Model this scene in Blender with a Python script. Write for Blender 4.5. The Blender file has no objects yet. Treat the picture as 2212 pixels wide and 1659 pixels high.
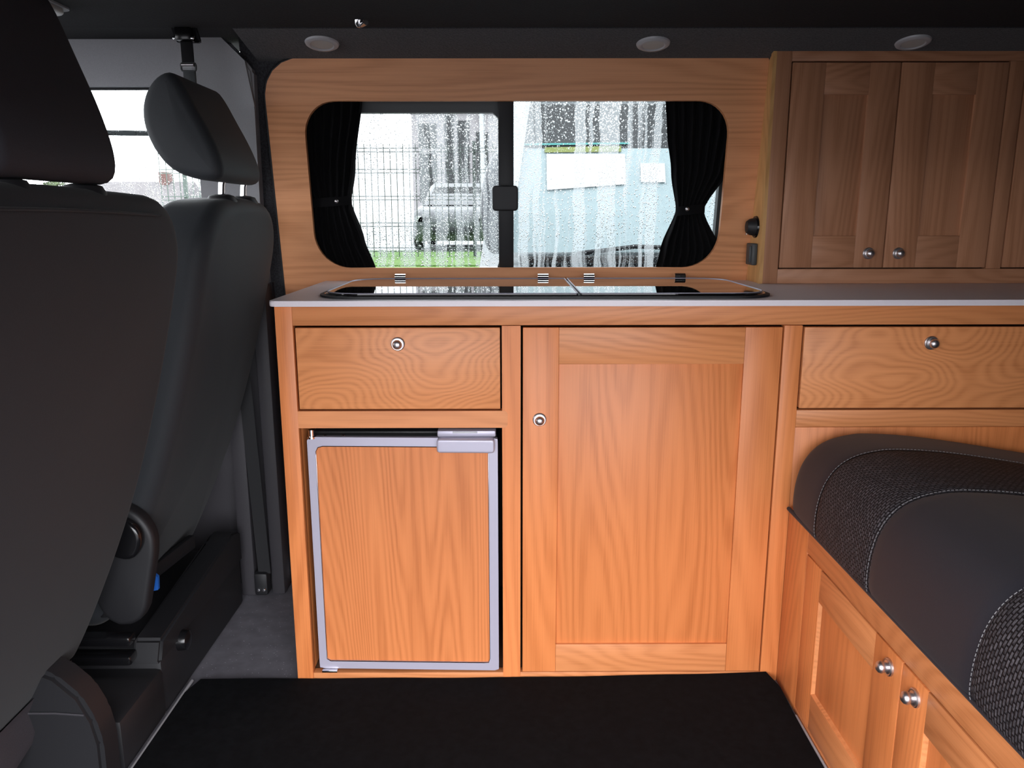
import bpy, bmesh, math, random
from mathutils import Vector
random.seed(7)
D = bpy.data
scn = bpy.context.scene
COL = scn.collection
PI = math.pi

# ------------------------------------------------------------------ camera
cam = D.cameras.new('camera'); camo = D.objects.new('camera', cam); COL.objects.link(camo)
cam.sensor_width = 36.0; cam.lens = 36.0 * 1700 / 2212
cam.clip_start = 0.02; cam.clip_end = 400
camo.location = (0, 0, 0.982)
camo.rotation_euler = (math.radians(78.0), math.radians(0.08), math.radians(-0.2))
scn.camera = camo

# ------------------------------------------------------------------ world: bright overcast sky
w = D.worlds.new('overcast'); scn.world = w; w.use_nodes = True
nt = w.node_tree; nt.nodes.clear()
out = nt.nodes.new('ShaderNodeOutputWorld'); bg = nt.nodes.new('ShaderNodeBackground')
tc = nt.nodes.new('ShaderNodeTexCoord'); sp = nt.nodes.new('ShaderNodeSeparateXYZ')
rp = nt.nodes.new('ShaderNodeValToRGB')
nt.links.new(tc.outputs['Generated'], sp.inputs[0]); nt.links.new(sp.outputs['Z'], rp.inputs[0])
rp.color_ramp.elements[0].position = 0.0; rp.color_ramp.elements[0].color = (0.80, 0.82, 0.86, 1)
rp.color_ramp.elements[1].position = 0.7; rp.color_ramp.elements[1].color = (1.0, 1.0, 1.04, 1)
nt.links.new(rp.outputs[0], bg.inputs[0]); bg.inputs[1].default_value = 11.2
nt.links.new(bg.outputs[0], out.inputs[0])

# ------------------------------------------------------------------ light portals of the real openings (they emit nothing)
def portal(name, loc, rot, sx, sy):
    l = D.lights.new(name, 'AREA'); l.shape = 'RECTANGLE'; l.size = sx; l.size_y = sy
    l.cycles.is_portal = True
    o = D.objects.new(name, l); COL.objects.link(o); o.location = loc; o.rotation_euler = rot
portal('door_portal', (-0.02, 0.16, 0.545), (PI/2, 0, 0), 1.38, 1.10)
portal('windscreen_portal', (-1.80, 1.1, 1.12), (PI/2, 0, -PI/2), 1.5, 0.5)
portal('side_window_portal', (0.02, 2.12, 1.05), (-PI/2, 0, 0), 1.06, 0.44)
portal('cab_window_portal', (-1.05, 2.12, 1.10), (-PI/2, 0, 0), 0.9, 0.42)

vs = scn.view_settings
scn.display_settings.display_device = 'sRGB'
vs.view_transform = 'Standard'; vs.look = 'None'; vs.gamma = 1.0; vs.use_curve_mapping = False
vs.exposure = 0.0
scn.cycles.max_bounces = 10; scn.cycles.diffuse_bounces = 6; scn.cycles.transparent_max_bounces = 24
scn.cycles.caustics_reflective = True; scn.cycles.caustics_refractive = False

# ------------------------------------------------------------------ helpers
class N:
    """tiny node-graph helper"""
    def __init__(s, name):
        s.m = D.materials.new(name); s.m.use_nodes = True; s.t = s.m.node_tree; s.t.nodes.clear()
        s.out = s.t.nodes.new('ShaderNodeOutputMaterial')
    def n(s, typ, ins=None, **kw):
        nd = s.t.nodes.new('ShaderNode' + typ)
        for k, v in kw.items(): setattr(nd, k, v)
        for k, v in (ins or {}).items():
            if isinstance(v, bpy.types.NodeSocket): s.t.links.new(v, nd.inputs[k])
            else: nd.inputs[k].default_value = v
        return nd
    def math(s, op, a, b=0.0, clamp=False):
        return s.n('Math', {0: a, 1: b}, operation=op, use_clamp=clamp).outputs[0]
    def ramp(s, fac, stops):
        r = s.n('ValToRGB', {0: fac}); e = r.color_ramp.elements
        while len(e) < len(stops): e.new(0.5)
        for i, (p, c) in enumerate(stops):
            e[i].position = p; e[i].color = (c[0], c[1], c[2], 1) if isinstance(c, tuple) else (c, c, c, 1)
        return r.outputs[0]
    def fin(s, sh): s.t.links.new(sh, s.out.inputs[0]); return s.m

def srgb(r, g, b):
    f = lambda c: (c/255/12.92) if c/255 <= 0.04045 else ((c/255+0.055)/1.055)**2.4
    return (f(r), f(g), f(b))

def principled(name, col, rough=0.5, metal=0.0, bump=0.0, bscale=200.0, var=0.0, spec=0.5, sheen=0.0, coat=0.0):
    g = N(name)
    t = g.n('TexCoord')
    ins = {'Roughness': rough, 'Metallic': metal, 'Specular IOR Level': spec, 'Sheen Weight': sheen, 'Coat Weight': coat}
    nz = g.n('TexNoise', {'Vector': t.outputs['Object'], 'Scale': bscale, 'Detail': 4.0})
    lo = tuple(c*(1-var) for c in col); hi = tuple(min(1, c*(1+var)) for c in col)
    ins['Base Color'] = g.ramp(nz.outputs[0], [(0.3, lo), (0.7, hi)])
    if bump:
        ins['Normal'] = g.n('Bump', {'Height': nz.outputs[0], 'Strength': bump, 'Distance': 0.002}).outputs[0]
    return g.fin(g.n('BsdfPrincipled', ins).outputs[0])

def wood(name, axis, tone=1.0, rings=1.0, base=(0.60, 0.226, 0.083), along=1.0, ringamp=.22):
    """light oak, grain along axis"""
    g = N(name)
    t = g.n('TexCoord'); oi = g.n('ObjectInfo')
    off = g.n('VectorMath', {0: oi.outputs['Random'], 1: (7.3, 3.1, 5.7)}, operation='MULTIPLY')
    co = g.n('VectorMath', {0: t.outputs['Object'], 1: off.outputs[0]}, operation='ADD').outputs[0]
    def scaled(along, across):
        v = [across]*3; v['XYZ'.index(axis)] = along
        return g.n('VectorMath', {0: co, 1: tuple(v)}, operation='MULTIPLY').outputs[0]
    big = g.n('TexNoise', {'Vector': scaled(1.1*along, 6.0), 'Scale': 1.0, 'Detail': 1.5, 'Roughness': 0.45}).outputs[0]
    ringv = g.math('MULTIPLY', big, 190.0*rings)
    wob = g.n('TexNoise', {'Vector': scaled(9.0, 60.0), 'Scale': 1.0, 'Detail': 2.0}).outputs[0]
    s = g.math('SINE', g.math('ADD', ringv, g.math('MULTIPLY', wob, 2.6)))
    s = g.math('MULTIPLY_ADD', s, 0.5); s.node.inputs[2].default_value = 0.5
    fine = g.n('TexNoise', {'Vector': scaled(5.0, 420.0), 'Scale': 1.0, 'Detail': 3.0, 'Roughness': 0.6}).outputs[0]
    mid = g.n('TexNoise', {'Vector': scaled(1.5, 26.0), 'Scale': 1.0, 'Detail': 2.0}).outputs[0]
    f = g.math('ADD', g.math('MULTIPLY', s, ringamp), g.math('ADD', g.math('MULTIPLY', fine, 0.50), g.math('MULTIPLY', mid, 0.45)))
    b = tuple(c*tone for c in base)
    dark = (b[0]*0.74, b[1]*0.66, b[2]*0.58); lite = (min(1, b[0]*1.13), b[1]*1.17, b[2]*1.22)
    colr = g.ramp(f, [(0.28, dark), (0.58, b), (0.92, lite)])
    hv = g.n('HueSaturation', {'Color': colr, 'Value': g.n('MapRange', {0: oi.outputs['Random'], 3: 0.94, 4: 1.06}).outputs[0]})
    bp = g.n('Bump', {'Height': f, 'Strength': 0.10, 'Distance': 0.0015})
    return g.fin(g.n('BsdfPrincipled', {'Base Color': hv.outputs[0], 'Roughness': 0.42, 'Specular IOR Level': 0.4,
                                        'Normal': bp.outputs[0]}).outputs[0])

ROOT = {}      # root object -> its world location
def prop(o, label=None, cat=None, group=None, kind=None):
    if label: o['label'] = label
    if cat: o['category'] = cat
    if group: o['group'] = group
    if kind: o['kind'] = kind
    return o
def thing(name, label, cat, loc=(0, 0, 0), group=None):
    o = D.objects.new(name, None); COL.objects.link(o); o.location = loc; o.empty_display_size = 0.05
    ROOT[o.name] = Vector(loc)
    return prop(o, label, cat, group)
def rootloc(o):
    while o.parent: o = o.parent
    return ROOT.get(o.name, Vector((0, 0, 0)))

def link(name, bm, m, parent=None, smooth=True, angle=35, label=None, cat=None, group=None, kind=None):
    """bmesh in world coordinates -> one object"""
    off = rootloc(parent) if parent else None
    if parent is None and kind != 'structure':       # free-standing mesh: origin at its base centre
        cs = [v.co for v in bm.verts]
        off = Vector(((min(c.x for c in cs)+max(c.x for c in cs))/2, (min(c.y for c in cs)+max(c.y for c in cs))/2, min(c.z for c in cs)))
    if off is not None: bmesh.ops.translate(bm, verts=bm.verts, vec=-off)
    bmesh.ops.recalc_face_normals(bm, faces=bm.faces)
    me = D.meshes.new(name); bm.to_mesh(me); bm.free()
    for mm in (m if isinstance(m, (list, tuple)) else [m]): me.materials.append(mm)
    if smooth:
        for p in me.polygons: p.use_smooth = True
        try: me.set_sharp_from_angle(angle=math.radians(angle))
        except Exception: pass
    o = D.objects.new(name, me); COL.objects.link(o)
    if parent: o.parent = parent
    elif off is not None: o.location = off; ROOT[o.name] = off.copy()
    return prop(o, label, cat, group, kind)

def NB(): return bmesh.new()
def add_box(bm, x0, x1, y0, y1, z0, z1, bevel=0.0, seg=2):
    r = bmesh.ops.create_cube(bm, size=1.0)
    for v in r['verts']:
        v.co = Vector((x0+(v.co.x+.5)*(x1-x0), y0+(v.co.y+.5)*(y1-y0), z0+(v.co.z+.5)*(z1-z0)))
    if bevel:
        es = list({e for v in r['verts'] for e in v.link_edges})
        bmesh.ops.bevel(bm, geom=es, offset=bevel, segments=seg, affect='EDGES', profile=0.5)
    return bm
def box(name, x0, x1, y0, y1, z0, z1, m, parent=None, bevel=0.0012, **kw):
    return link(name, add_box(NB(), x0, x1, y0, y1, z0, z1, bevel), m, parent, **kw)

def lathe(bm, prof, c, axis, seg=28):
    """prof: list of (radius, offset along axis); c centre; axis direction"""
    ax = Vector(axis).normalized()
    u = ax.orthogonal().normalized(); v = ax.cross(u)
    rings = []
    for r, h in prof:
        if r <= 1e-6: rings.append([bm.verts.new(Vector(c)+ax*h)])
        else: rings.append([bm.verts.new(Vector(c)+ax*h+(u*math.cos(2*PI*k/seg)+v*math.sin(2*PI*k/seg))*r) for k in range(seg)])
    for a, b in zip(rings, rings[1:]):
        for k in range(seg):
            k2 = (k+1) % seg
            if len(a) == 1 and len(b) == 1: continue
            if len(a) == 1: bm.faces.new((a[0], b[k], b[k2]))
            elif len(b) == 1: bm.faces.new((a[k], a[k2], b[0]))
            else: bm.faces.new((a[k], a[k2], b[k2], b[k]))
    return bm
def tube(bm, pts, r, seg=10, closed=False):
    pts = [Vector(p) for p in pts]; n = len(pts); rings = []; pu = None
    for i, p in enumerate(pts):
        a = pts[(i-1) % n] if (closed or i > 0) else p
        b = pts[(i+1) % n] if (closed or i < n-1) else p
        t = (b-a).normalized()
        u = t.orthogonal().normalized() if pu is None else (pu - t*pu.dot(t)).normalized()
        pu = u; v = t.cross(u)
        rings.append([bm.verts.new(p+(u*math.cos(2*PI*k/seg)+v*math.sin(2*PI*k/seg))*r) for k in range(seg)])
    rr = list(zip(rings, rings[1:])) + ([(rings[-1], rings[0])] if closed else [])
    for a, b in rr:
        for k in range(seg): bm.faces.new((a[k], a[(k+1) % seg], b[(k+1) % seg], b[k]))
    if not closed:
        bm.faces.new(rings[0][::-1]); bm.faces.new(rings[-1])
    return bm
def rrect(x0, x1, y0, y1, r, seg=8, rs=None):
    """rounded rectangle outline ccw; rs = radii of (lower left, lower right, upper right, upper left)"""
    rs = rs or (r,)*4; P = []
    for (cx, cy, a0, rad) in ((x0, y0, PI, rs[0]), (x1, y0, 1.5*PI, rs[1]), (x1, y1, 0, rs[2]), (x0, y1, .5*PI, rs[3])):
        sx = 1 if cx == x0 else -1; sy = 1 if cy == y0 else -1
        ox, oy = cx+sx*rad, cy+sy*rad
        for k in range(seg+1):
            a = a0+.5*PI*k/seg; P.append((ox+rad*math.cos(a), oy+rad*math.sin(a)))
    return P
def prism(bm, outline, fmap, d0, d1):
    """outline (u,v) extruded from w=d0 to w=d1 through fmap(u,v,w)"""
    a = [bm.verts.new(fmap(u, v, d0)) for u, v in outline]; b = [bm.verts.new(fmap(u, v, d1)) for u, v in outline]
    bm.faces.new(a); bm.faces.new(b[::-1]); n = len(a)
    for k in range(n): bm.faces.new((a[k], b[k], b[(k+1) % n], a[(k+1) % n]))
    return bm
def ringplate(bm, outer, inner, fmap, d0, d1):
    """plate with a hole: outer/inner outlines with the same number of points"""
    n = len(outer)
    q = [[bm.verts.new(fmap(u, v, d)) for u, v in o] for o in (outer, inner) for d in (d0, d1)]
    o0, o1, i0, i1 = q
    for k in range(n):
        j = (k+1) % n
        bm.faces.new((o0[k], o0[j], i0[j], i0[k])); bm.faces.new((o1[j], o1[k], i1[k], i1[j]))
        bm.faces.new((o0[k], o1[k], o1[j], o0[j])); bm.faces.new((i0[j], i1[j], i1[k], i0[k]))
    return bm
def resample(P, n):
    """closed outline -> n points evenly along its length"""
    L = [0]; m = len(P)
    for i in range(m):
        a, b = P[i], P[(i+1) % m]; L.append(L[-1]+math.hypot(b[0]-a[0], b[1]-a[1]))
    R = []; i = 0
    for k in range(n):
        s = L[-1]*k/n
        while L[i+1] < s: i += 1
        t = (s-L[i])/max(1e-9, L[i+1]-L[i]); a, b = P[i], P[(i+1) % m]
        R.append((a[0]+(b[0]-a[0])*t, a[1]+(b[1]-a[1])*t))
    return R
def smooth_closed(P, it=2):
    for _ in range(it):
        Q = []
        for i in range(len(P)):
            a, b = P[i], P[(i+1) % len(P)]
            Q += [(a[0]*.75+b[0]*.25, a[1]*.75+b[1]*.25), (a[0]*.25+b[0]*.75, a[1]*.25+b[1]*.75)]
        P = Q
    return P
def inset(P, d):
    n = len(P); R = []
    area = sum(P[i][0]*P[(i+1) % n][1]-P[(i+1) % n][0]*P[i][1] for i in range(n)); s = 1 if area > 0 else -1
    for i in range(n):
        a, b = P[i-1], P[(i+1) % n]; tx, ty = b[0]-a[0], b[1]-a[1]; l = math.hypot(tx, ty) or 1
        R.append((P[i][0]-ty/l*d*s, P[i][1]+tx/l*d*s))
    return R
def pillow(bm, P, fmap, w0, w1, r, crown=0.0, seg=6, fill_rings=5):
    """soft slab: outline P in (u,v), from w0 to w1 with edges rounded by r and both faces crowned"""
    rings = []
    cx = sum(p[0] for p in P)/len(P); cy = sum(p[1] for p in P)/len(P)
    def cap(w, sgn):
        R = []
        base = inset(P, r)
        for k in range(fill_rings):
            f = (k+1)/(fill_rings+1)
            pts = [(cx+(p[0]-cx)*f, cy+(p[1]-cy)*f) for p in base]
            R.append([bm.verts.new(fmap(u, v, w+sgn*crown*(1-f*f))) for u, v in pts])
        return R, bm.verts.new(fmap(cx, cy, w+sgn*crown))
    lo, c0 = cap(w0, -1); hi, c1 = cap(w1, 1)
    mid = []
    for k in range(seg+1):
        a = .5*PI*k/seg; mid.append([bm.verts.new(fmap(u, v, w0+r*(1-math.sin(a)))) for u, v in inset(P, r*(1-math.cos(PI/2-a+0) if False else 1-math.sin(a)))]) if False else None
    mid = []
    for k in range(seg+1):
        a = .5*PI*k/seg
        mid.append([bm.verts.new(fmap(u, v, w0+r*(1-math.cos(a)))) for u, v in inset(P, r*(1-math.sin(a)))])
    for k in range(seg, -1, -1):
        a = .5*PI*k/seg
        mid.append([bm.verts.new(fmap(u, v, w1-r*(1-math.cos(a)))) for u, v in inset(P, r*(1-math.sin(a)))])
    rings = lo+mid+hi[::-1]; n = len(P)
    for a, b in zip(rings, rings[1:]):
        for k in range(n): bm.faces.new((a[k], a[(k+1) % n], b[(k+1) % n], b[k]))
    for k in range(n):
        bm.faces.new((c0, lo[0][(k+1) % n], lo[0][k])); bm.faces.new((c1, hi[0][k], hi[0][(k+1) % n]))
    return bm

# ------------------------------------------------------------------ materials
M = {}
M['woodx'] = wood('oak_grain_across', 'X'); M['woodz'] = wood('oak_grain_upright', 'Z', rings=.8, along=.45, base=(.63, .205, .064)); M['woody'] = wood('oak_grain_deep', 'Y')
M['drawer'] = wood('oak_cathedral_grain', 'X', rings=1.3, along=2.6, ringamp=.34)
M['lining'] = wood('oak_wall_panel', 'X', along=.45, base=(.70, .31, .14))
M['solid'] = wood('oak_lipping', 'Z', base=(.62, .34, .13))
M['fridgewood'] = wood('fridge_infill_veneer', 'Z', rings=1.6, along=.22, ringamp=.34, base=(.53, .172, .054))
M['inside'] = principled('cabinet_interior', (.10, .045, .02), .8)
M['worktop'] = principled('pale_grey_laminate', srgb(222, 214, 220), .38, bump=.02, bscale=900, var=.03)
M['carpet'] = principled('dark_carpet_lining', (.036, .036, .042), .95, bump=.8, bscale=260, var=.5, sheen=.15)
M['ceiling'] = principled('black_ceiling_carpet', (.006, .006, .008), .98, bump=.5, bscale=260, var=.4)
M['black'] = principled('black_plastic', (.009, .009, .011), .55, bump=.03, bscale=500)
M['gloss'] = principled('gloss_black_metal', (.006, .006, .007), .18)
M['greytrim'] = principled('grey_trim_plastic', (.26, .26, .275), .6, bump=.1, bscale=500, var=.05)
M['darktrim'] = principled('dark_trim_plastic', (.04, .037, .043), .6, bump=.1, bscale=500, var=.05)
M['header'] = principled('grey_headlining', (.38, .38, .40), .85, bump=.1, bscale=400, var=.06)
M['seat'] = principled('dark_seat_fabric', (.0088, .0088, .0118), .78, bump=.10, bscale=700, var=.10, spec=.3, sheen=.06)
M['seat_far'] = principled('slate_seat_fabric', (.021, .0238, .028), .66, bump=.10, bscale=700, var=.10, spec=.35, sheen=.06)
M['skirt'] = principled('lilac_grey_fabric', (.075, .064, .075), .8, bump=.1, bscale=500, var=.1)
M['bench'] = principled('charcoal_bench_vinyl', (.0142, .0130, .0185), .62, bump=.12, bscale=900, var=.1, spec=.35, sheen=.05)
M['chrome'] = principled('chrome', (.82, .82, .84), .12, 1.0)
M['nickel'] = principled('satin_nickel', (.60, .56, .57), .36, 1.0)
M['silver'] = principled('silver_fridge_plastic', srgb(176, 172, 188), .38, 0.25, bump=.02, bscale=900)
M['mat'] = principled('black_rubber_mat', (.0082, .0088, .0108), .85, bump=.15, bscale=60, var=.25, spec=.2)
M['curtain'] = principled('black_curtain_cloth', (.0035, .003, .0045), .95, bump=.2, bscale=900)
M['lamp'] = principled('frosted_lens', (.50, .50, .48), .35)
M['white'] = principled('white_bezel', (.45, .45, .47), .35)
M['greyplastic'] = principled('slate_plastic', (.05, .055, .058), .5)
M['blue'] = principled('blue_tag', (.01, .10, .42), .5)
M['thread'] = principled('grey_thread', (.16, .155, .16), .8)

g = N('speckled_grey_floor')        # safety vinyl with pale flecks
t = g.n('TexCoord')
v1 = g.n('TexVoronoi', {'Vector': t.outputs['Object'], 'Scale': 150.0}); n1 = g.n('TexNoise', {'Vector': t.outputs['Object'], 'Scale': 30.0, 'Detail': 5.0})
spk = g.math('MULTIPLY', g.ramp(v1.outputs['Distance'], [(0.10, 1.0), (0.22, 0.0)]), g.ramp(v1.outputs['Color'], [(.62, 0.0), (.68, 1.0)]))
base = g.ramp(n1.outputs[0], [(.3, (.13, .125, .145)), (.7, (.18, .175, .20))])
mx = g.n('Mix', {0: spk, 6: base, 7: (.42, .41, .46, 1)}, data_type='RGBA')
M['floor'] = g.fin(g.n('BsdfPrincipled', {'Base Color': mx.outputs[2], 'Roughness': .5}).outputs[0])

g = N('smoked_glass_lid')           # hob and sink lids
M['lid'] = g.fin(g.n('BsdfPrincipled', {'Base Color': (.006, .005, .005, 1), 'Roughness': .015, 'IOR': 1.7, 'Coat Weight': .6}).outputs[0])

def woven():                        # staggered pale dashes on charcoal, laid out on the cushion's own UVs
    g = N('woven_dash_fabric')
    uv = g.n('TexCoord').outputs['UV']
    br = g.n('TexBrick', {'Vector': uv, 'Color1': (1, 1, 1, 1), 'Color2': (.55, .55, .55, 1), 'Mortar': (0, 0, 0, 1), 'Scale': 1.0,
                          'Mortar Size': .0013, 'Mortar Smooth': .5, 'Brick Width': .0105, 'Row Height': .0055})
    br.offset = .5
    nz = g.n('TexNoise', {'Vector': uv, 'Scale': 260.0, 'Detail': 2.0})
    f = g.math('MULTIPLY', br.outputs['Color'], g.ramp(nz.outputs[0], [(.35, .25), (.65, 1.0)]))
    c = g.ramp(f, [(0.0, (.006, .005, .0065)), (1.0, (.12, .112, .125))])
    bp = g.n('Bump', {'Height': br.outputs['Color'], 'Strength': .8, 'Distance': .002})
    return g.fin(g.n('BsdfPrincipled', {'Base Color': c, 'Roughness': .7, 'Normal': bp.outputs[0], 'Specular IOR Level': .2}).outputs[0])
M['woven'] = woven()

def rain(name, dens, tint, haze, tlc=(.17, .185, .19)):   # wet outer face of a pane: clear glass, drops that refract, washed streaks
    g = N(name)
    co = g.n('TexCoord').outputs['Object']
    sx = g.n('VectorMath', {0: co, 1: (1, .15, 1)}, operation='MULTIPLY').outputs[0]
    wob = g.n('TexNoise', {'Vector': sx, 'Scale': 14.0, 'Detail': 2.0})
    wv = g.n('VectorMath', {0: wob.outputs['Color'], 1: (.022, 0, 0)}, operation='MULTIPLY').outputs[0]
    cw = g.n('VectorMath', {0: sx, 1: wv}, operation='ADD').outputs[0]
    stv = g.n('VectorMath', {0: cw, 1: (52, 1, 1.6)}, operation='MULTIPLY').outputs[0]
    st = g.ramp(g.n('TexNoise', {'Vector': stv, 'Scale': 1.0, 'Detail': 2.0}).outputs[0], [(.46, 0.0), (.54, 1.0)])
    vv = g.n('VectorMath', {0: cw, 1: (1, 1, .72)}, operation='MULTIPLY').outputs[0]
    a = g.n('TexVoronoi', {'Vector': vv, 'Scale': 330.0}); b = g.n('TexVoronoi', {'Vector': vv, 'Scale': 180.0})
    da = g.ramp(a.outputs['Distance'], [(.12, 1.0), (.42, 0.0)]); db = g.ramp(b.outputs['Distance'], [(.10, 1.0), (.38, 0.0)])
    keep = g.ramp(b.outputs['Color'], [(.45, 0.0), (.5, 1.0)])
    h = g.math('MAXIMUM', g.math('MULTIPLY', da, g.math('MULTIPLY_ADD', st, .8)), g.math('MULTIPLY', db, keep))
    h = g.math('MULTIPLY', h, dens)
    mask = g.ramp(h, [(.30, 0.0), (.42, 1.0)])
    bp = g.n('Bump', {'Height': h, 'Strength': 1.0, 'Distance': .004})
    tr = g.n('BsdfTransparent', {'Color': tint+(1,)})
    rf = g.n('BsdfRefraction', {'Color': tint+(1,), 'IOR': 1.33, 'Roughness': .05, 'Normal': bp.outputs[0]})
    tl = g.n('BsdfTranslucent', {'Color': tlc+(1,)})
    m1 = g.n('MixShader', {0: g.math('MULTIPLY', st, haze), 1: tr.outputs[0], 2: tl.outputs[0]})
    m2 = g.n('MixShader', {0: mask, 1: m1.outputs[0], 2: rf.outputs[0]})
    return g.fin(m2.outputs[0])
M['rain'] = rain('rain_streaked_glass', 1.0, (.25, .268, .27), .5)
M['rain_left'] = rain('rain_spotted_glass', 1.0, (.27, .283, .283), .3)
M['rain_cab'] = rain('cab_glass_with_drops', .75, (.8, .82, .82), .1)
g = N('clear_inner_face')
fr = g.n('Fresnel', {'IOR': 1.45})
M['clear'] = g.fin(g.n('MixShader', {0: g.math('MULTIPLY', fr.outputs[0], .8), 1: g.n('BsdfTransparent', {'Color': (.96, .98, .98, 1)}).outputs[0],
                                     2: g.n('BsdfGlossy', {'Roughness': 0.0}).outputs[0]}).outputs[0])

# ------------------------------------------------------------------ setting: shell of the van
def wl(x, z, d=0.0):
    """point on the leaning side wall: d metres behind its room face"""
    return Vector((x, 2.0-.15*(z-.82)+d, z))
FX = 1.53     # plane of the cabinet fronts
box('floor', -1.75, 1.75, .12, 2.20, -.03, 0, M['floor'], kind='structure', bevel=0)
def slab(name, x0, x1, z0, z1, d0, d1, m, parent=None, **kw):
    return link(name, prism(NB(), [(x0, z0), (x1, z0), (x1, z1), (x0, z1)], wl, d0, d1), m, parent, smooth=False, **kw)
# side wall behind the kitchen: carpeted skin with the opening of the window
hole = rrect(-.497, .537, .842, 1.262, .085)
outer = resample(rrect(-.62, 1.75, 0.0, 1.45, .001, 1), 400)
def polar_match(outer, inner):
    """for each inner point the outer border point on the same ray"""
    cx = sum(p[0] for p in inner)/len(inner); cy = sum(p[1] for p in inner)/len(inner); R = []
    for p in inner:
        a = math.atan2(p[1]-cy, p[0]-cx)
        R.append(min(outer, key=lambda q: abs(math.remainder(math.atan2(q[1]-cy, q[0]-cx)-a, 2*PI))))
    return R
hd = resample(hole, 160)
mo = polar_match(outer, hd)
for cxy in ((-.62, 0), (1.75, 0), (1.75, 1.45), (-.62, 1.45)):     # make sure the corners are kept
    k = min(range(len(mo)), key=lambda i: (mo[i][0]-cxy[0])**2+(mo[i][1]-cxy[1])**2); mo[k] = cxy
link('wall_far', ringplate(NB(), mo, hd, wl, .016, .055), M['carpet'], smooth=False, kind='structure')
# cab part of the same wall: below and around the driver's door window
box('trim_1', -1.75, -.60, 2.0, 2.06, 0, .82, M['darktrim'], kind='structure', bevel=0)
slab('trim_10', -1.75, -.722, .82, .90, .012, .05, M['darktrim'], kind='structure')
slab('trim_2', -1.75, -.70, 1.279, 1.45, .0, .05, M['header'], kind='structure')
slab('trim_3', -1.75, -1.55, .90, 1.279, .012, .05, M['darktrim'], kind='structure')
# pillar cover between cab door and carpeted wall: bowed grey moulding with a folded upper corner
pm = NB()
prism(pm, [(-.752, .78), (-.607, .78), (-.603, 1.02), (-.592, 1.22), (-.586, 1.31), (-.60, 1.33), (-.65, 1.372), (-.66, 1.40), (-.735, 1.40), (-.718, 1.30), (-.742, 1.05)],
      wl, -.014, .05)
bmesh.ops.bevel(pm, geom=[e for e in pm.edges], offset=.006, segments=2, affect='EDGES')
link('trim_4', pm, M['greytrim'], kind='structure')
pm = NB(); prism(pm, [(-.722, 1.385), (-.62, 1.30), (-.588, 1.23), (-.600, 1.33), (-.655, 1.385)], wl, -.022, -.008)
link('trim_5', pm, M['greytrim'], kind='structure')
box('trim_6', -.71, -.672, 1.925, 1.985, .0, .80, M['darktrim'], kind='structure', bevel=.006)
box('trim_7', -.632, -.596, 1.93, 1.99, .0, .82, M['darktrim'], kind='structure', bevel=.008)
# ceiling: flat carpeted roof, soffit sloping down to the wall
cb = NB()
prism(cb, [(-.10, 1.60), (.12, 1.45), (.20, 1.385), (1.773, 1.371), (1.773, 1.47), (-.10, 1.65)], lambda y, z, x: Vector((x, y, z)), -1.78, 1.78)
link('ceiling', cb, M['ceiling'], smooth=False, kind='structure')
cb = NB()
prism(cb, [(1.773, 1.369), (1.935, 1.335), (2.06, 1.335), (2.06, 1.47), (1.773, 1.47)], lambda y, z, x: Vector((x, y, z)), -.58, 1.78)
link('trim_8', cb, M['carpet'], smooth=False, kind='structure')
cb = NB()
prism(cb, [(1.773, 1.371), (1.93, 1.379), (2.06, 1.379), (2.06, 1.47), (1.773, 1.47)], lambda y, z, x: Vector((x, y, z)), -1.78, -.581)
link('trim_9', cb, M['ceiling'], smooth=False, kind='structure')
# rear and front ends, and the side with the open sliding door
box('wall_right', 1.70, 1.76, .12, 2.06, 0, 1.5, M['carpet'], kind='structure', bevel=0)
wb = NB(); add_box(wb, -1.80, -1.74, .12, 2.06, 0, .88); add_box(wb, -1.80, -1.74, .12, .30, .88, 1.5); add_box(wb, -1.80, -1.74, 1.88, 2.06, .88, 1.5); add_box(wb, -1.80, -1.74, .30, 1.88, 1.36, 1.5)
link('wall_left', wb, M['darktrim'], smooth=False, kind='structure')
wb = NB(); add_box(wb, -1.80, -1.45, .10, .16, 0, 1.5); add_box(wb, -1.45, -.80, .10, .16, 0, .9); add_box(wb, -.80, -.70, .10, .16, 0, 1.5)
add_box(wb, -1.45, -.80, .10, .16, 1.30, 1.5)
add_box(wb, .66, 1.76, .10, .16, 0, 1.5); add_box(wb, -.70, .66, .10, .16, 1.09, 1.5)  # unseen door header set low to shade the wall cupboards
link('wall_near', wb, M['darktrim'], smooth=False, kind='structure')

# ------------------------------------------------------------------ window above the worktop
win = thing('window_1', None, None, (.02, 2.03, .84)); win['kind'] = 'structure'
fo = resample(rrect(-.505, .545, .836, 1.268, .09), 160); fi = resample(rrect(-.490, .524, .846, 1.258, .07), 160)
link('window_frame', ringplate(NB(), fo, fi, wl, .058, .085), M['greyplastic'], win)
pn = prism(NB(), [(-.475, .85), (-.008, .85), (-.008, 1.25), (-.475, 1.25)], wl, .068, .072)
def panefaces(bm):
    bm.normal_update()
    bm.faces.ensure_lookup_table()
    for f in bm.faces: f.material_index = 0
    far = max(bm.faces, key=lambda f: f.calc_center_median().y+abs(f.normal.y)*1.0); far.material_index = 1
    return bm
def pane(name, x0, x1, z0, z1, d, outer_m, parent):
    bm = NB(); a = prism(bm, [(x0, z0), (x1, z0), (x1, z1), (x0, z1)], wl, d, d+.004)
    bm.faces.ensure_lookup_table(); bm.faces[1].material_index = 1
    return link(name, bm, [M['clear'], outer_m], parent, smooth=False)
pn.free()
pane('sliding_pane', -.476, -.010, .855, 1.236, .068, M['rain_left'], win)
pane('fixed_pane', -.008, .530, .845, 1.262, .078, M['rain'], win)
sf = NB()   # sash of the sliding pane
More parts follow.
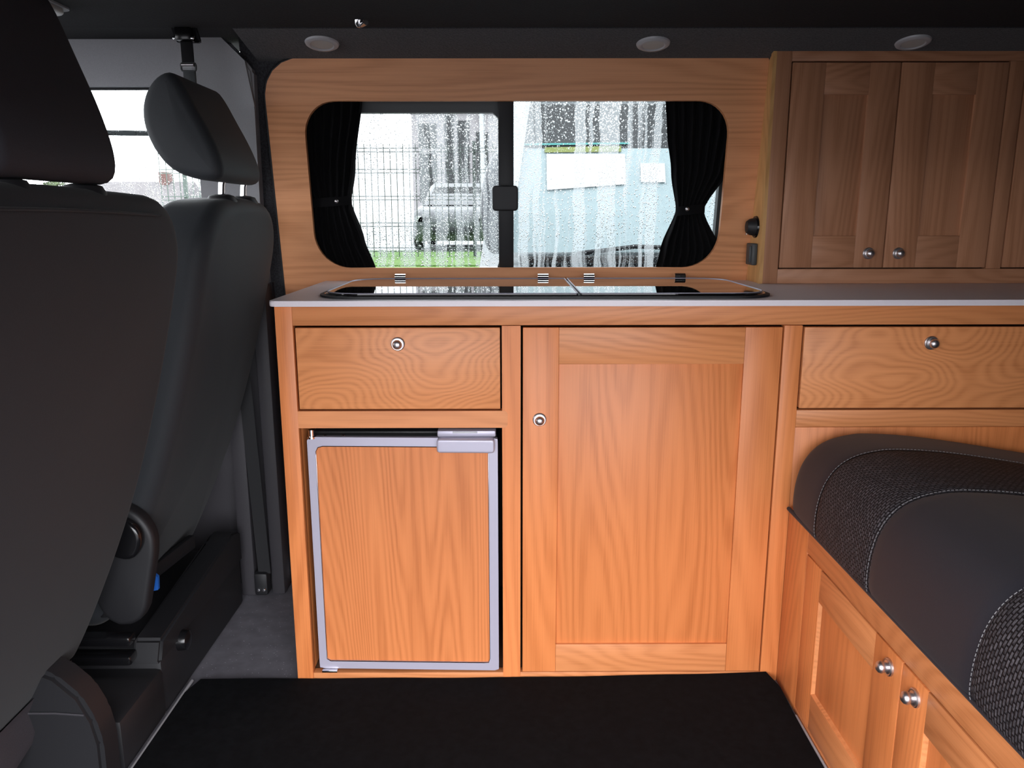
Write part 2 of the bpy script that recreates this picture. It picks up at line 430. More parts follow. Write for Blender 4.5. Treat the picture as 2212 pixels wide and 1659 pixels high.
ringplate(sf, resample(rrect(-.500, -.006, .838, 1.266, .02), 80), resample(rrect(-.474, -.026, .849, 1.228, .012), 80), wl, .052, .078)
link('sliding_sash', sf, M['greyplastic'], win)
link('divider_bar', add_box(NB(), -.026, .011, 1.985, 2.04, .846, 1.255, .003), M['black'], win)
for o in list(win.children):
    if o.name.startswith('divider_bar'):
        for v in o.data.vertices:
            z = v.co.z+.84; v.co.y = v.co.y + (2.0-.15*(z-.82)) - 1.965 - 0.005
lb = pillow(NB(), resample(rrect(-.041, .022, .996, 1.056, .008), 48), lambda u, v, w: wl(u, v, w), -.002, .022, .004)
link('window_catch', lb, M['black'], win)

# oak lining panel round the window
inner = resample(rrect(-.483, .521, .857, 1.247, 0, rs=(.085, .085, .075, .075)), 200)
outw = resample(rrect(-.568, .604, .770, 1.339, 0, rs=(.004, .004, .004, .085)), 600)
mo = polar_match(outw, inner)
for cxy in ((-.568, .770), (.604, .770), (.604, 1.339)):
    k = min(range(len(mo)), key=lambda i: (mo[i][0]-cxy[0])**2+(mo[i][1]-cxy[1])**2); mo[k] = cxy
lp = thing('window_surround', 'oak veneered wall panel framing the long window above the worktop', 'wall panel', (.02, 2.0, .824))
link('panel', ringplate(NB(), mo, inner, wl, 0, .014), M['lining'], lp, angle=50)
tube_pts = [wl(u, v, .001) for u, v in resample(rrect(-.570, .606, .768, 1.341, 0, rs=(.004, .004, .004, .087)), 120)]
link('edge_seal', tube(NB(), tube_pts, .0022, 6, True), M['black'], lp)

# curtains, tied in the middle
def curtain(prof, tiez, label, cat, snapx, folds):
    zs = [p[0] for p in prof]
    root = thing('curtain', label, 'curtain', tuple(wl((prof[0][1]+prof[0][2])/2, prof[0][0], .035)), 'black curtains at the side window')
    bm = NB(); rows = 46; cols = 90; V = []
    for i in range(rows+1):
        z = zs[0]+(zs[-1]-zs[0])*i/rows
        for (za, a0, a1), (zb, b0, b1) in zip(prof, prof[1:]):
            if za <= z <= zb+1e-9:
                t = (z-za)/(zb-za); t = t*t*(3-2*t)*.5+t*.5; x0 = a0+(b0-a0)*t; x1 = a1+(b1-a1)*t; break
        pinch = math.exp(-((z-tiez)/.03)**2)
        V.append([bm.verts.new(wl(x0+(x1-x0)*j/cols, z, .036+(.010+.004*math.sin(3*j/cols+z*9))*math.sin(2*PI*folds*j/cols+1.2*math.sin(z*14))*(1-.5*pinch))) for j in range(cols+1)])
    for i in range(rows):
        for j in range(cols): bm.faces.new((V[i][j], V[i][j+1], V[i+1][j+1], V[i+1][j]))
    r = bmesh.ops.solidify(bm, geom=bm.faces[:], thickness=.0015)
    link('cloth', bm, M['curtain'], root, angle=80)
    k = min(prof, key=lambda p: abs(p[0]-tiez))
    x0, x1 = k[1]-.002, k[2]+.002; xc = (x0+x1)/2
    pts = [wl(xc+(x1-x0)/2*math.cos(a), tiez+.004*math.cos(a), .036+.020*math.sin(a)) for a in [2*PI*q/24 for q in range(24)]]
    bm = NB()
    for (dz0, dz1) in ((-.011, .011),):
        A = [bm.verts.new(p+Vector((0, 0, dz0))) for p in pts]; B = [bm.verts.new(p+Vector((0, 0, dz1))) for p in pts]
        for q in range(24): bm.faces.new((A[q], A[(q+1) % 24], B[(q+1) % 24], B[q]))
    bmesh.ops.solidify(bm, geom=bm.faces[:], thickness=.001)
    tb = link('tieback', bm, M['curtain'], root)
    bm = lathe(NB(), [(0, .0035), (.0028, .003), (.0045, .0015), (.005, 0), (.005, -.004)], wl(snapx, tiez+.002, .036-.0215), (0, -1, 0), 16)
    link('press_stud', bm, M['nickel'], tb)
    return root
curtain([(.845, -.52, -.338), (.93, -.52, -.366), (1.018, -.50, -.392), (1.10, -.52, -.376), (1.262, -.53, -.345)], 1.018,
        'black curtain tied back at the left end of the window', 'curtain', -.424, 8)
curtain([(.845, .371, .530), (.90, .383, .535), (.998, .417, .486), (1.09, .398, .538), (1.18, .380, .55), (1.262, .371, .55)], .998,
        'black curtain tied back at the right end of the window beside the wall cupboard', 'curtain', .440, 8)

# ------------------------------------------------------------------ kitchen base unit
KN = [(0, .0205), (.005, .0198), (.0082, .0172), (.0095, .0135), (.0088, .0102), (.0074, .0085), (.0070, .005), (.0102, .0038), (.0122, .0042), (.0136, .0030), (.0138, 0), (0, -.001)]
def knob(parent, x, z, y=FX):
    bm = lathe(NB(), KN, (x, y, z), (0, -1, 0), 32)
    return link('knob', bm, M['nickel'], parent)
unit = thing('base_cabinet', 'oak kitchen base unit with drawers, fridge bay and one tall door under the pale worktop', 'cabinet', (.3, 1.76, 0))
T = .020
def fr(name, x0, x1, z0, z1, m, y0=FX, par=unit, t=T, bevel=.0012): return box(name, x0, x1, y0, y0+t, z0, z1, m, par, bevel)
fr('stile', -.458, -.424, 0, .813, M['woodz'])
fr('rail', -.424, 1.45, .774, .813, M['woodx'])
def rounded(name, x0, x1, z0, z1, rs, m, y0, y1, par):
    bm = prism(NB(), rrect(x0, x1, z0, z1, 0, 4, rs), lambda u, v, w: Vector((u, w, v)), y0, y1)
    return link(name, bm, m, par)
rounded('rail', -.424, -.004, .567, .602, (.001, .008, .008, .001), M['woodx'], FX-.0006, FX+T, unit)
fr('rail', -.424, .539, 0, .021, M['woodx'], FX+.001)
rounded('stile', -.015, .022, .006, .773, (.010, .010, .001, .001), M['woodz'], FX-.0003, FX+T, unit)
fr('stile', .5395, .5755, 0, .773, M['woodz'])
fr('rail', .5755, 1.45, .567, .602, M['woodx'])
fr('lower_panel', .5755, 1.45, 0, .5655, M['woodz'], FX+.004)
fr('stile', 1.125, 1.45, .603, .773, M['woodz'], FX+.0005)
fr('side_panel', -.458, -.442, 0, .812, M['woodz'], FX+T, t=.44)
fr('back_panel', -.442, 1.45, 0, .80, M['inside'], 1.945, t=.008)
fr('divider_panel', -.010, .006, .022, .77, M['inside'], FX+T, t=.39)
fr('divider_panel', .560, .575, .022, .77, M['inside'], FX+T, t=.39)
fr('shelf', -.442, -.012, .585, .598, M['inside'], FX+T, t=.39)
fr('base_board', -.442, .56, .002, .018, M['inside'], FX+T, t=.39)
fr('bay_lining', -.4405, -.4245, .022, .585, M['woodz'], FX+T-.001, t=.30)
for x0, x1, kx in ((-.4195, -.0185, -.219), (.5795, 1.1215, .830)):
    d = fr('drawer_front', x0, x1, .606, .7695, M['drawer'], FX-.0005, t=.018)
    knob(d, kx, .738, FX-.0005)
    box('drawer_box', x0+.02, x1-.02, FX+.018, FX+.36, .61, .745, M['inside'], d, 0)
# tall door: panel with stiles, rails and knob
dp = fr('door', .090, .472, .080, .704, M['woodz'], FX+.006, t=.008)
for nm, a in (('door_stile', (.0265, .0972, .0235, .7695, 'woodz')), ('door_stile', (.4635, .5360, .0235, .7695, 'woodz')),
              ('door_rail', (.0974, .4633, .6965, .7693, 'woodx')), ('door_rail', (.0974, .4633, .0237, .0872, 'woodx'))):
    fr(nm, a[0], a[1], a[2], a[3], M[a[4]], FX-.0005, dp, .019, .0008)
knob(dp, .060, .584)

# worktop
wt = NB(); prism(wt, rrect(-.463, 1.50, 1.509, 1.9995, 0, 6, rs=(.012, .002, .002, .002)), lambda u, v, w: Vector((u, v, w)), .8135, .8245)
bmesh.ops.bevel(wt, geom=[e for e in wt.edges if abs(e.verts[0].co.z-e.verts[1].co.z) < 1e-5], offset=.0018, segments=3, affect='EDGES')
link('worktop', wt, M['worktop'], label='pale grey laminate worktop running along the oak base unit', cat='worktop', angle=40)

# hob and sink under two smoked glass lids
hob = thing('hob_sink_unit', 'long inset hob and sink with dark glass lids and chrome hinges on the worktop', 'hob', (.09, 1.75, .8245))
FP = lambda u, v, w: Vector((u, v, w))
ho = resample(rrect(-.388, .534, 1.541, 1.958, .085), 160)
bm = NB(); prism(bm, ho, FP, .8245, .8285); link('base_frame', bm, M['black'], hob, angle=50)
rim = resample(rrect(-.378, .524, 1.551, 1.950, .078), 160)
link('chrome_rim', tube(NB(), [Vector((u, v, .8290)) for u, v in rim], .0016, 6, True), M['chrome'], hob)
def lid(x0, x1, rs):
    bm = NB(); prism(bm, rrect(x0, x1, 1.555, 1.946, 0, 10, rs=rs), FP, .8292, .8335)
    bmesh.ops.bevel(bm, geom=[e for e in bm.edges if abs(e.verts[0].co.z-e.verts[1].co.z) < 1e-5 and e.verts[0].co.z > .833], offset=.0012, segments=2, affect='EDGES')
    L_ = link('glass_lid', bm, M['lid'], hob, angle=30)
    link('lid_edge', tube(NB(), [Vector((u, v, .8337)) for u, v in rrect(x0+.001, x1-.001, 1.556, 1.945, 0, 10, rs=rs)], .0013, 6, True), M['silver'], L_)
    return L_
l1 = lid(-.374, .1362, (.074, .004, .004, .074)); l2 = lid(.1408, .520, (.004, .074, .074, .004))
for hx, ld in ((-.268, l1), (.083, l1), (.196, l2), (.42, l2)):
    bm = NB(); pr = [(1.952+.010*math.cos(2*PI*q/16), .8385+.0065*math.sin(2*PI*q/16)) for q in range(16)]
    prism(bm, pr, lambda u, v, w: Vector((w, u, v)), hx-.013, hx+.013)
    link('hinge', bm, M['chrome'], ld)

# ------------------------------------------------------------------ refrigerator in the bay
fg = thing('refrigerator', 'small built-in fridge with an oak infill door in a silver frame', 'refrigerator', (-.22, 1.75, .022))
box('body', -.410, -.028, FX+.045, 1.93, .024, .548, M['black'], fg, .004)
rot = math.radians(-1.6)      # door stands a touch open at the latch side
def fd(u, v, w):              # door plane: hinge at the left
    du = u+.411
    return Vector((-.411+du*math.cos(rot)-w*math.sin(rot)*0, FX+.008+du*math.sin(rot)+w, v))
do = resample(rrect(-.411, -.024, .028, .546, .006), 160)
di = resample(rrect(-.394, -.043, .046, .527, 0, rs=(.005, .005, .005, .012)), 160)
bm = NB(); ringplate(bm, polar_match(resample(rrect(-.411, -.024, .028, .546, .004), 900), di), di, fd, 0, .012)
mf = link('door', bm, M['silver'], fg, angle=40, label='silver framed fridge door')
bm = NB(); prism(bm, rrect(-.396, -.041, .044, .529, .004), fd, .0035, .008); link('infill_panel', bm, M['fridgewood'], mf, label='upright grained oak infill panel')
bm = NB(); prism(bm, rrect(-.409, -.026, .030, .5455, .004), fd, .008, .036); link('door_liner', bm, M['greyplastic'], mf)
link('inner_bead', tube(NB(), [fd(u, v, -.0006) for u, v in di], .0009, 6, True), M['chrome'], mf)
bm = pillow(NB(), resample(rrect(-.146, -.030, .519, .5475, .006), 64), fd, -.018, .012, .004)
for v in bm.verts: pass
hd_ = link('latch_handle', bm, M['silver'], mf)
bm = NB(); add_box(bm, -.146, -.028, FX+.000, FX+.034, .5475, .5605, .003); link('latch_housing', bm, M['silver'], mf)
bm = NB(); add_box(bm, -.115, -.065, FX-.0012, FX+.01, .5555, .5592, .001); link('latch_button', bm, M['white'], mf)
bm = lathe(NB(), [(0, .014), (.006, .014), (.006, 0), (.009, 0), (.009, -.004)], (-.402, FX+.012, .5465), (0, 0, 1), 16); link('hinge_pin', bm, M['chrome'], fg)
for sx in (-.377, -.339):
    bm = lathe(NB(), [(0, .0018), (.0035, .001), (.004, 0)], (sx, FX+.020, .5460), (0, 0, 1), 12); link('screw', bm, M['chrome'], mf)
bm = NB(); add_box(bm, -.405, -.372, FX-.001, FX+.03, .0225, .027, .001); link('hinge_plate', bm, M['chrome'], fg)

# ------------------------------------------------------------------ wall cupboard
M['upz'] = wood('shaded_oak_upright', 'Z', rings=.8, along=.45, base=(.43, .20, .108)); M['upx'] = wood('shaded_oak_across', 'X', base=(.43, .20, .108))  # oak darkened and dulled, painting in the shade high on the wall
UY = 1.885
up = thing('wall_cupboard', 'oak wall cupboard standing on the worktop right of the window', 'cupboard', (1.0, 1.93, .8245))
def uf(name, x0, x1, z0, z1, m, y0=UY, par=up, t=.018, bevel=.0014): return box(name, x0, x1, y0, y0+t, z0, z1, m, par, bevel)
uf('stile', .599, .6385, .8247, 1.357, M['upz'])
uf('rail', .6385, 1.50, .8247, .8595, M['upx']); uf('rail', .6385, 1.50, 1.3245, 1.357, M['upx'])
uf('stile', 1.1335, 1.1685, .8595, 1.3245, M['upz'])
bm = NB(); prism(bm, [(UY+.018, .8247), (1.998, .8247), (1.925, 1.333), (UY+.018, 1.345)], lambda u, v, w: Vector((w, u, v)), .599, .613)
link('side_panel', bm, M['solid'], up, smooth=False)
bm = NB(); prism(bm, [(.5955, UY-.0005), (.6035, UY-.0005), (.6035, UY+.014), (.5955, UY+.014)], FP, .8247, 1.357); link('edge_lipping', bm, M['solid'], up, smooth=False)
uf('backing', .62, 1.50, .84, 1.34, M['inside'], UY+.03, t=.006)
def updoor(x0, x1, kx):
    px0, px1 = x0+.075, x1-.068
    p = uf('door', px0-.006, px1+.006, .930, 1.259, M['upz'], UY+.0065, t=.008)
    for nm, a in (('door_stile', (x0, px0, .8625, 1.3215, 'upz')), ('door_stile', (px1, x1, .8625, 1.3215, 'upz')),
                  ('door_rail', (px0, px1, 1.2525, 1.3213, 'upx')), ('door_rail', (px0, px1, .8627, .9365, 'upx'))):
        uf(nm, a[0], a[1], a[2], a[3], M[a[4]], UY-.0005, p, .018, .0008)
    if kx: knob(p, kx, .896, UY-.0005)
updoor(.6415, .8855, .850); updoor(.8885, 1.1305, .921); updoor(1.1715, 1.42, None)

# socket and switch on the side of the wall cupboard
s = thing('power_socket', 'round black socket on the side of the wall cupboard above the grey switch', 'socket', (.599, 1.945, .955))
link('socket_cap', lathe(NB(), [(0, .024), (.014, .023), (.019, .016), (.021, .006), (.023, 0), (.023, -.0)], (.5987, 1.945, .957), (-1, 0, 0), 24), M['black'], s)
link('collar', lathe(NB(), [(.021, .004), (.0255, .004), (.0265, 0)], (.5987, 1.945, .957), (-1, 0, 0), 24), M['gloss'], s)
bm = NB(); add_box(bm, .574, .5765, 1.938, 1.946, .938, .942, .0008); link('maker_mark', bm, M['nickel'], s)
s = thing('light_switch', 'grey rectangular switch on the side of the wall cupboard below the round socket', 'switch', (.599, 1.945, .87))
box('switch_plate', .586, .5985, 1.920, 1.972, .866, .918, M['greyplastic'], s, .003)
box('rocker', .582, .587, 1.928, 1.946, .872, .912, M['greyplastic'], s, .002)

# ------------------------------------------------------------------ seats
def seatmap(z):      # rear face of a backrest leans forward towards the floor
    pts = [(1.25, -.475), (1.02, -.527), (.9, -.548), (.7, -.598), (.5, -.660), (.3, -.745), (.18, -.805), (0, -.90)]
    for (za, xa), (zb, xb) in zip(pts, pts[1:]):
        if z >= zb: return xb+(xa-xb)*(z-zb)/(za-zb)
    return pts[-1][1]
def sm(z): return sum(seatmap(z+d) for d in (-.08, -.04, 0, .04, .08))/5
HP = [(-.618, 1.246), (-.650, 1.232), (-.674, 1.195), (-.678, 1.150), (-.660, 1.100), (-.628, 1.064), (-.575, 1.048), (-.540, 1.050),
      (-.533, 1.075), (-.550, 1.125), (-.578, 1.180), (-.600, 1.225)]
def headrest(parent, y0, y1, m, posts, dx=0, dz=0, zs=1.0):
    P = resample(smooth_closed([(a+dx+.12*(zs-1)*(b-1.05), 1.048+(b-1.048)*zs+dz) for a, b in HP], 2), 64)
    h = link('headrest', pillow(NB(), P, lambda u, v, w: Vector((u, w, v)), y0, y1, .020, .003, 8), m, parent, angle=80)
    for py in posts:
        bm = NB()
        for q in (-.0, ):
            tube(bm, [(-.562+dx, py, 1.065+dz), (-.568+dx, py, 1.045), (-.572+dx, py, 1.0)], .0065, 12)
        link('post', bm, M['chrome'], h)
        bm = lathe(NB(), [(0, .016), (.014, .016), (.024, .013), (.029, .004), (.030, 0)], (-.570+dx, py, 1.010), (0, 0, 1), 24)
        link('post_guide', bm, M['black'], h)
    return h
def backrest(parent, y0, y1, m, ztop=1.022, zbot=.17, shoulder=.10, r=.035, th=.135):
    n = 10; P = []
    P += [(y0+.03, zbot), (y1-.03, zbot), (y1-.008, zbot+.02), (y1, zbot+.10), (y1+.0, .60), (y1, .80), (y1, .90)]
    for k in range(1, n+1):
        a = .5*PI*k/n; P.append((y1-shoulder*1.25*(1-math.cos(a)), ztop-.12+.12*math.sin(a)-.006))
    P.append(((y0+y1)/2, ztop))
    for k in range(n, 0, -1):
        a = .5*PI*k/n; P.append((y0+shoulder*1.25*(1-math.cos(a)), ztop-.12+.12*math.sin(a)-.006))
    P += [(y0, .90), (y0, .80), (y0, .60), (y0, zbot+.10), (y0+.008, zbot+.02)]
    P = resample(smooth_closed(P, 1), 120)
    return link('backrest', pillow(NB(), P, lambda u, v, w: Vector((sm(v)-w, u, v)), 0, th, r, .012, 8), m, parent, angle=80)
far = thing('driver_seat', 'dark driver seat nearest the window wall, beside the left end of the kitchen', 'seat', (-.9, 1.65, 0))
backrest(far, 1.43, 1.885, M['seat_far'])
headrest(far, 1.515, 1.765, M['seat_far'], (1.605, 1.735))
near = thing('passenger_seat', 'wide dark double passenger seat in the left foreground', 'seat', (-.9, .85, 0))
b = backrest(near, .50, 1.345, M['seat'])
M['headrest'] = principled('lit_seat_fabric', (.026, .0255, .032), .8, bump=.1, bscale=700, var=.1, spec=.3)  # lightened copy of the seat fabric, stronger light on this headrest put into colour
headrest(near, .86, 1.125, M['headrest'], (.915, 1.085), dz=-.024, zs=1.28)
# seam piping across the top of the near backrest
link('piping', tube(NB(), [Vector((sm(.985)+.0055-.002*math.cos(k), .56+.66*k/20, .985+.006*math.sin(PI*k/20))) for k in range(21)], .0022, 6), M['seat'], b)
# seat cushions in front of the backrests
for p, y0, y1, m in ((far, 1.42, 1.88, M['seat_far']), (near, .5, 1.33, M['seat'])):
    P = resample(smooth_closed([(-1.28, .30), (-.86, .22), (-.80, .34), (-.82, .42), (-1.22, .46), (-1.30, .43)], 2), 60)
    link('seat_cushion', pillow(NB(), P, lambda u, v, w: Vector((u, w, v)), y0, y1, .03, .004, 5), m, p, angle=80)
# driver seat pedestal, rails, knob and recliner
pd = box('pedestal', -1.20, -.692, 1.415, 1.89, .0, .150, M['black'], far, .012)
bm = NB(); prism(bm, [(1.40, .12), (1.89, .12), (1.89, .20), (1.84, .215), (1.80, .205), (1.42, .165)], lambda u, v, w: Vector((w, u, v)), -.745, -.688)
bmesh.ops.bevel(bm, geom=bm.edges[:], offset=.006, segments=2, affect='EDGES'); link('side_plate', bm, M['black'], far)
box('pedestal_step', -1.20, -.692, 1.245, 1.425, .0, .105, M['black'], far, .012)
box('crossbar', -.96, -.735, 1.385, 1.415, .168, .188, M['gloss'], far, .006)
box('crossbar', -.96, -.735, 1.380, 1.415, .130, .150, M['gloss'], far, .006)
bm = lathe(NB(), [(0, .018), (.012, .018), (.019, .014), (.021, .006), (.022, -.004)], (-.689, 1.505, .115), (1, 0, 0), 24); link('side_knob', bm, M['gloss'], far)
bm = NB(); add_box(bm, -.715, -.700, 1.44, 1.72, .200, .232, .003)
for v in bm.verts: v.co.x += -.10*(1.85-v.co.y)/.4; v.co.z += .04*(v.co.y-1.44)/.4
link('slide_rail', bm, M['black'], far)
# recliner cover on the side of the driver backrest
def sidemap(u, v, w): return Vector((u, 1.430-w, v))
P = resample(smooth_closed([(-.79, .205), (-.712, .205), (-.690, .30), (-.672, .38), (-.690, .425), (-.725, .452), (-.765, .455), (-.80, .42), (-.815, .33)], 2), 60)
rc = link('recliner_cover', pillow(NB(), P, sidemap, -.004, .030, .010, .004, 5, 3), M['black'], far, angle=60)
P = resample(smooth_closed([(-.775, .37), (-.715, .345), (-.690, .375), (-.690, .41), (-.715, .432), (-.745, .438), (-.765, .425), (-.785, .428), (-.79, .40)], 2), 60)
link('recliner_knob', pillow(NB(), P, sidemap, .028, .052, .008, .003, 5, 3), M['gloss'], rc)
bm = NB(); prism(bm, [(-.716, .252), (-.702, .255), (-.700, .282), (-.706, .288)], sidemap, -.03, -.022); link('blue_tag', bm, M['blue'], far, label='small blue tag')
# passenger seat base: rounded black housing, seam, grey skirt
P = [(-1.2, 0), (-.692, 0), (-.690, .11), (-.698, .155), (-.718, .20), (-.755, .238), (-.81, .262), (-1.2, .262)]
bm = NB(); prism(bm, P, lambda u, v, w: Vector((u, w, v)), 1.175, 1.235)
bmesh.ops.bevel(bm, geom=[e for e in bm.edges], offset=.008, segments=2, affect='EDGES')
add_box(bm, -1.2, -.845, .5, 1.18, 0, .20, .01)
hs = link('base_housing', bm, M['black'], near, angle=60)
link('housing_seam', tube(NB(), [(-.81, 1.1735, .172), (-.76, 1.1735, .172), (-.712, 1.1735, .168)], .0018, 6), M['darktrim'], hs)
bm = NB(); rows = []
for k in range(13):
    y = .55+.74*k/12; zb = .075+.07*(max(0, k-8)/4)**2
    rows.append([Vector((sm(.20)+.004, y, .20)), Vector((sm(.17)+.004+.002*math.sin(k*1.3), y, .17)), Vector((-.795+.005*math.sin(k*1.1), y-.02, (zb+.17)/2)), Vector((-.805+.006*math.sin(k*1.7), y-.05, zb))])
vv = [[bm.verts.new(p) for p in r] for r in rows]
for a, b_ in zip(vv, vv[1:]):
    for j in range(3): bm.faces.new((a[j], a[j+1], b_[j+1], b_[j]))
bmesh.ops.solidify(bm, geom=bm.faces[:], thickness=.004)
link('skirt', bm, M['skirt'], near, angle=80, label='lilac grey fabric skirt')

# belts
sb = thing('hanging_belt', 'black belt strap hanging from a ceiling buckle above the driver headrest', 'belt', (-.68, 1.79, 1.36))
BX = -.683
bm = NB(); ringplate(bm, resample(rrect(BX-.026, BX+.026, 1.352, 1.402, .005), 40), resample(rrect(BX-.018, BX+.018, 1.360, 1.392, .004), 40), lambda u, v, w: Vector((u, 1.775+w+(1.38-v)*.9, v-.006)), -.004, .004)
link('anchor_frame', bm, M['gloss'], sb)
bm = NB(); add_box(bm, BX-.017, BX+.017, 1.765, 1.79, 1.345, 1.372, .003); link('anchor_buckle', bm, M['gloss'], sb)
for q in (-1, 1): link('rivet', lathe(NB(), [(0, .003), (.003, .002), (.004, 0)], (BX+q*.019, 1.768, 1.350), (0, -1, 0), 12), M['chrome'], sb)
box('strap', BX-.013, BX+.013, 1.783, 1.786, 1.300, 1.352, M['curtain'], sb, .0008)
link('loop', tube(NB(), [Vector((u, 1.784, v)) for u, v in resample(rrect(BX-.0155, BX+.0155, 1.287, 1.303, .004), 32)], .0022, 8, True), M['greyplastic'], sb)
link('loop_roller', tube(NB(), [(BX-.013, 1.781, 1.299), (BX+.013, 1.781, 1.299)], .004, 12), M['nickel'], sb)
box('tongue', BX-.012, BX+.014, 1.782, 1.787, 1.20, 1.288, M['greyplastic'], sb, .001)
bt = thing('seat_belt', 'dark seat belt webbing running down the pillar behind the driver seat', 'belt', (-.65, 1.93, .02))
bm = NB(); q = [Vector((-.672, 1.92, .80)), Vector((-.660, 1.915, .45)), Vector((-.648, 1.915, .07))]
for a, b_ in zip(q, q[1:]):
    A = [bm.verts.new(a+Vector((-.010, 0, 0))), bm.verts.new(a+Vector((.022, 0, 0))), bm.verts.new(b_+Vector((.022, 0, 0))), bm.verts.new(b_+Vector((-.010, 0, 0)))]
    bm.faces.new(A)
bmesh.ops.remove_doubles(bm, verts=bm.verts, dist=1e-5); bmesh.ops.solidify(bm, geom=bm.faces[:], thickness=.0015)
link('webbing', bm, M['black'], bt, smooth=False)
box('reel_cover', -.668, -.632, 1.90, 1.94, .012, .075, M['black'], bt, .008)
for q in (-.656, -.642): link('bolt', lathe(NB(), [(0, .004), (.004, .003), (.005, 0)], (q, 1.90, .03), (0, -1, 0), 12), M['chrome'], bt)

# ------------------------------------------------------------------ bench at the right
BXF = .575
bn = thing('storage_bench', 'oak bench box with two panelled doors under the charcoal cushion', 'bench', (.9, .9, 0))
def bf(name, y0, y1, z0, z1, m, x0=BXF, par=bn, t=.018, bevel=.0012): return box(name, x0, x0+t, y0, y1, z0, z1, m, par, bevel)
bf('stile', 1.4205, 1.5285, .0, .398, M['woodz'])
bf('rail', .30, 1.4205, .3455, .398, M['woody'])
bf('rail', .30, 1.4205, .0, .012, M['woody'])
bf('stile', .30, .6615, .012, .3455, M['woodz'])
box('top_board', BXF+.018, 1.60, .30, 1.528, .386, .398, M['woody'], bn)
box('backing', BXF+.03, BXF+.038, .30, 1.52, 0, .38, M['inside'], bn)
def bdoor(y0, y1, ky):
    p0, p1 = y0+(.085 if y1 > 1.2 else .07), y1-.070
    p = bf('door', p0-.006, p1+.006, .080, .286, M['woodz'], BXF+.0065, t=.007)
    for nm, a in (('door_stile', (y0, p0, .0145, .343, 'woodz')), ('door_stile', (p1, y1, .0145, .343, 'woodz')),
                  ('door_rail', (p0, p1, .279, .3428, 'woody')), ('door_rail', (p0, p1, .0147, .0872, 'woody'))):
        bf(nm, a[0], a[1], a[2], a[3], M[a[4]], BXF-.0005, p, .017, .0008)
    bm = NB()        # pale bevelled bead round the panel
    o_ = [(p0, .0872), (p1, .0872), (p1, .279), (p0, .279)]
    i_ = [(p0+.003, .0902), (p1-.003, .0902), (p1-.003, .276), (p0+.003, .276)]
    A = [bm.verts.new((BXF+.0005, u, v)) for u, v in o_]; B_ = [bm.verts.new((BXF+.0066, u, v)) for u, v in i_]
    for k in range(4): bm.faces.new((A[k], A[(k+1) % 4], B_[(k+1) % 4], B_[k]))
    link('bead', bm, M['woodx'], p, smooth=False)
    bm = lathe(NB(), KN, (BXF-.0005, ky, .314), (-1, 0, 0), 32)
    link('knob', bm, M['nickel'], p)
bdoor(1.0405, 1.4175, 1.075); bdoor(.6645, 1.0375, .997)

# cushion: bands across the bench, plain vinyl and woven, each its own piece
def cprof(y):
    """front-to-back section (x, z): rises from the front lower edge, rounds over and dips towards the backrest"""
    e = 1-math.exp(-max(0, 1.512-y)/.03)          # softened towards the far end
    ctl = [(.573, .399), (.563, .405), (.560, .43), (.563, .47), (.573, .507), (.592, .537), (.620, .557), (.658, .568), (.70, .571),
           (.78, .566), (.88, .552), (.98, .535), (1.08, .518), (1.20, .505), (1.45, .50)]
    o = []
    for x, z in ctl:
        zc = .40+(z-.40)*(.93+.07*e); o.append((x+.012*(1-e)*(1 if x < .7 else 0), zc))
    return o
def catmull(P, n):
    R = []
    for i in range(len(P)-1):
        p0, p1, p2, p3 = P[max(0, i-1)], P[i], P[i+1], P[min(len(P)-1, i+2)]
        for k in range(n):
            t = k/n; R.append(tuple(.5*(2*p1[j]+(p2[j]-p0[j])*t+(2*p0[j]-5*p1[j]+4*p2[j]-p3[j])*t*t+(3*p1[j]-p0[j]-3*p2[j]+p3[j])*t**3) for j in range(2)))
    R.append(P[-1]); return R
cu = thing('bench_cushion', 'charcoal seat cushion with woven inset bands on the oak bench', 'cushion', (.9, .9, .399))
SE = [(1.512, 1.362, 'plain_band', 'bench'), (1.362, 1.142, 'woven_band', 'woven'), (1.142, .862, 'plain_band', 'bench'), (.862, .60, 'woven_band', 'woven'), (.60, .30, 'plain_band', 'bench')]
def cpoint(y, s, bul):
    P = catmull(cprof(y), 6); i = min(len(P)-2, int(s)); t = s-i
    a, b_ = Vector(P[i]), Vector(P[i+1]); p = a.lerp(b_, t); d = (b_-a).normalized(); nn = Vector((-d.y, d.x))
    sg = 1
    return Vector((p.x+nn.x*bul*sg, y, p.y+nn.y*bul*sg))
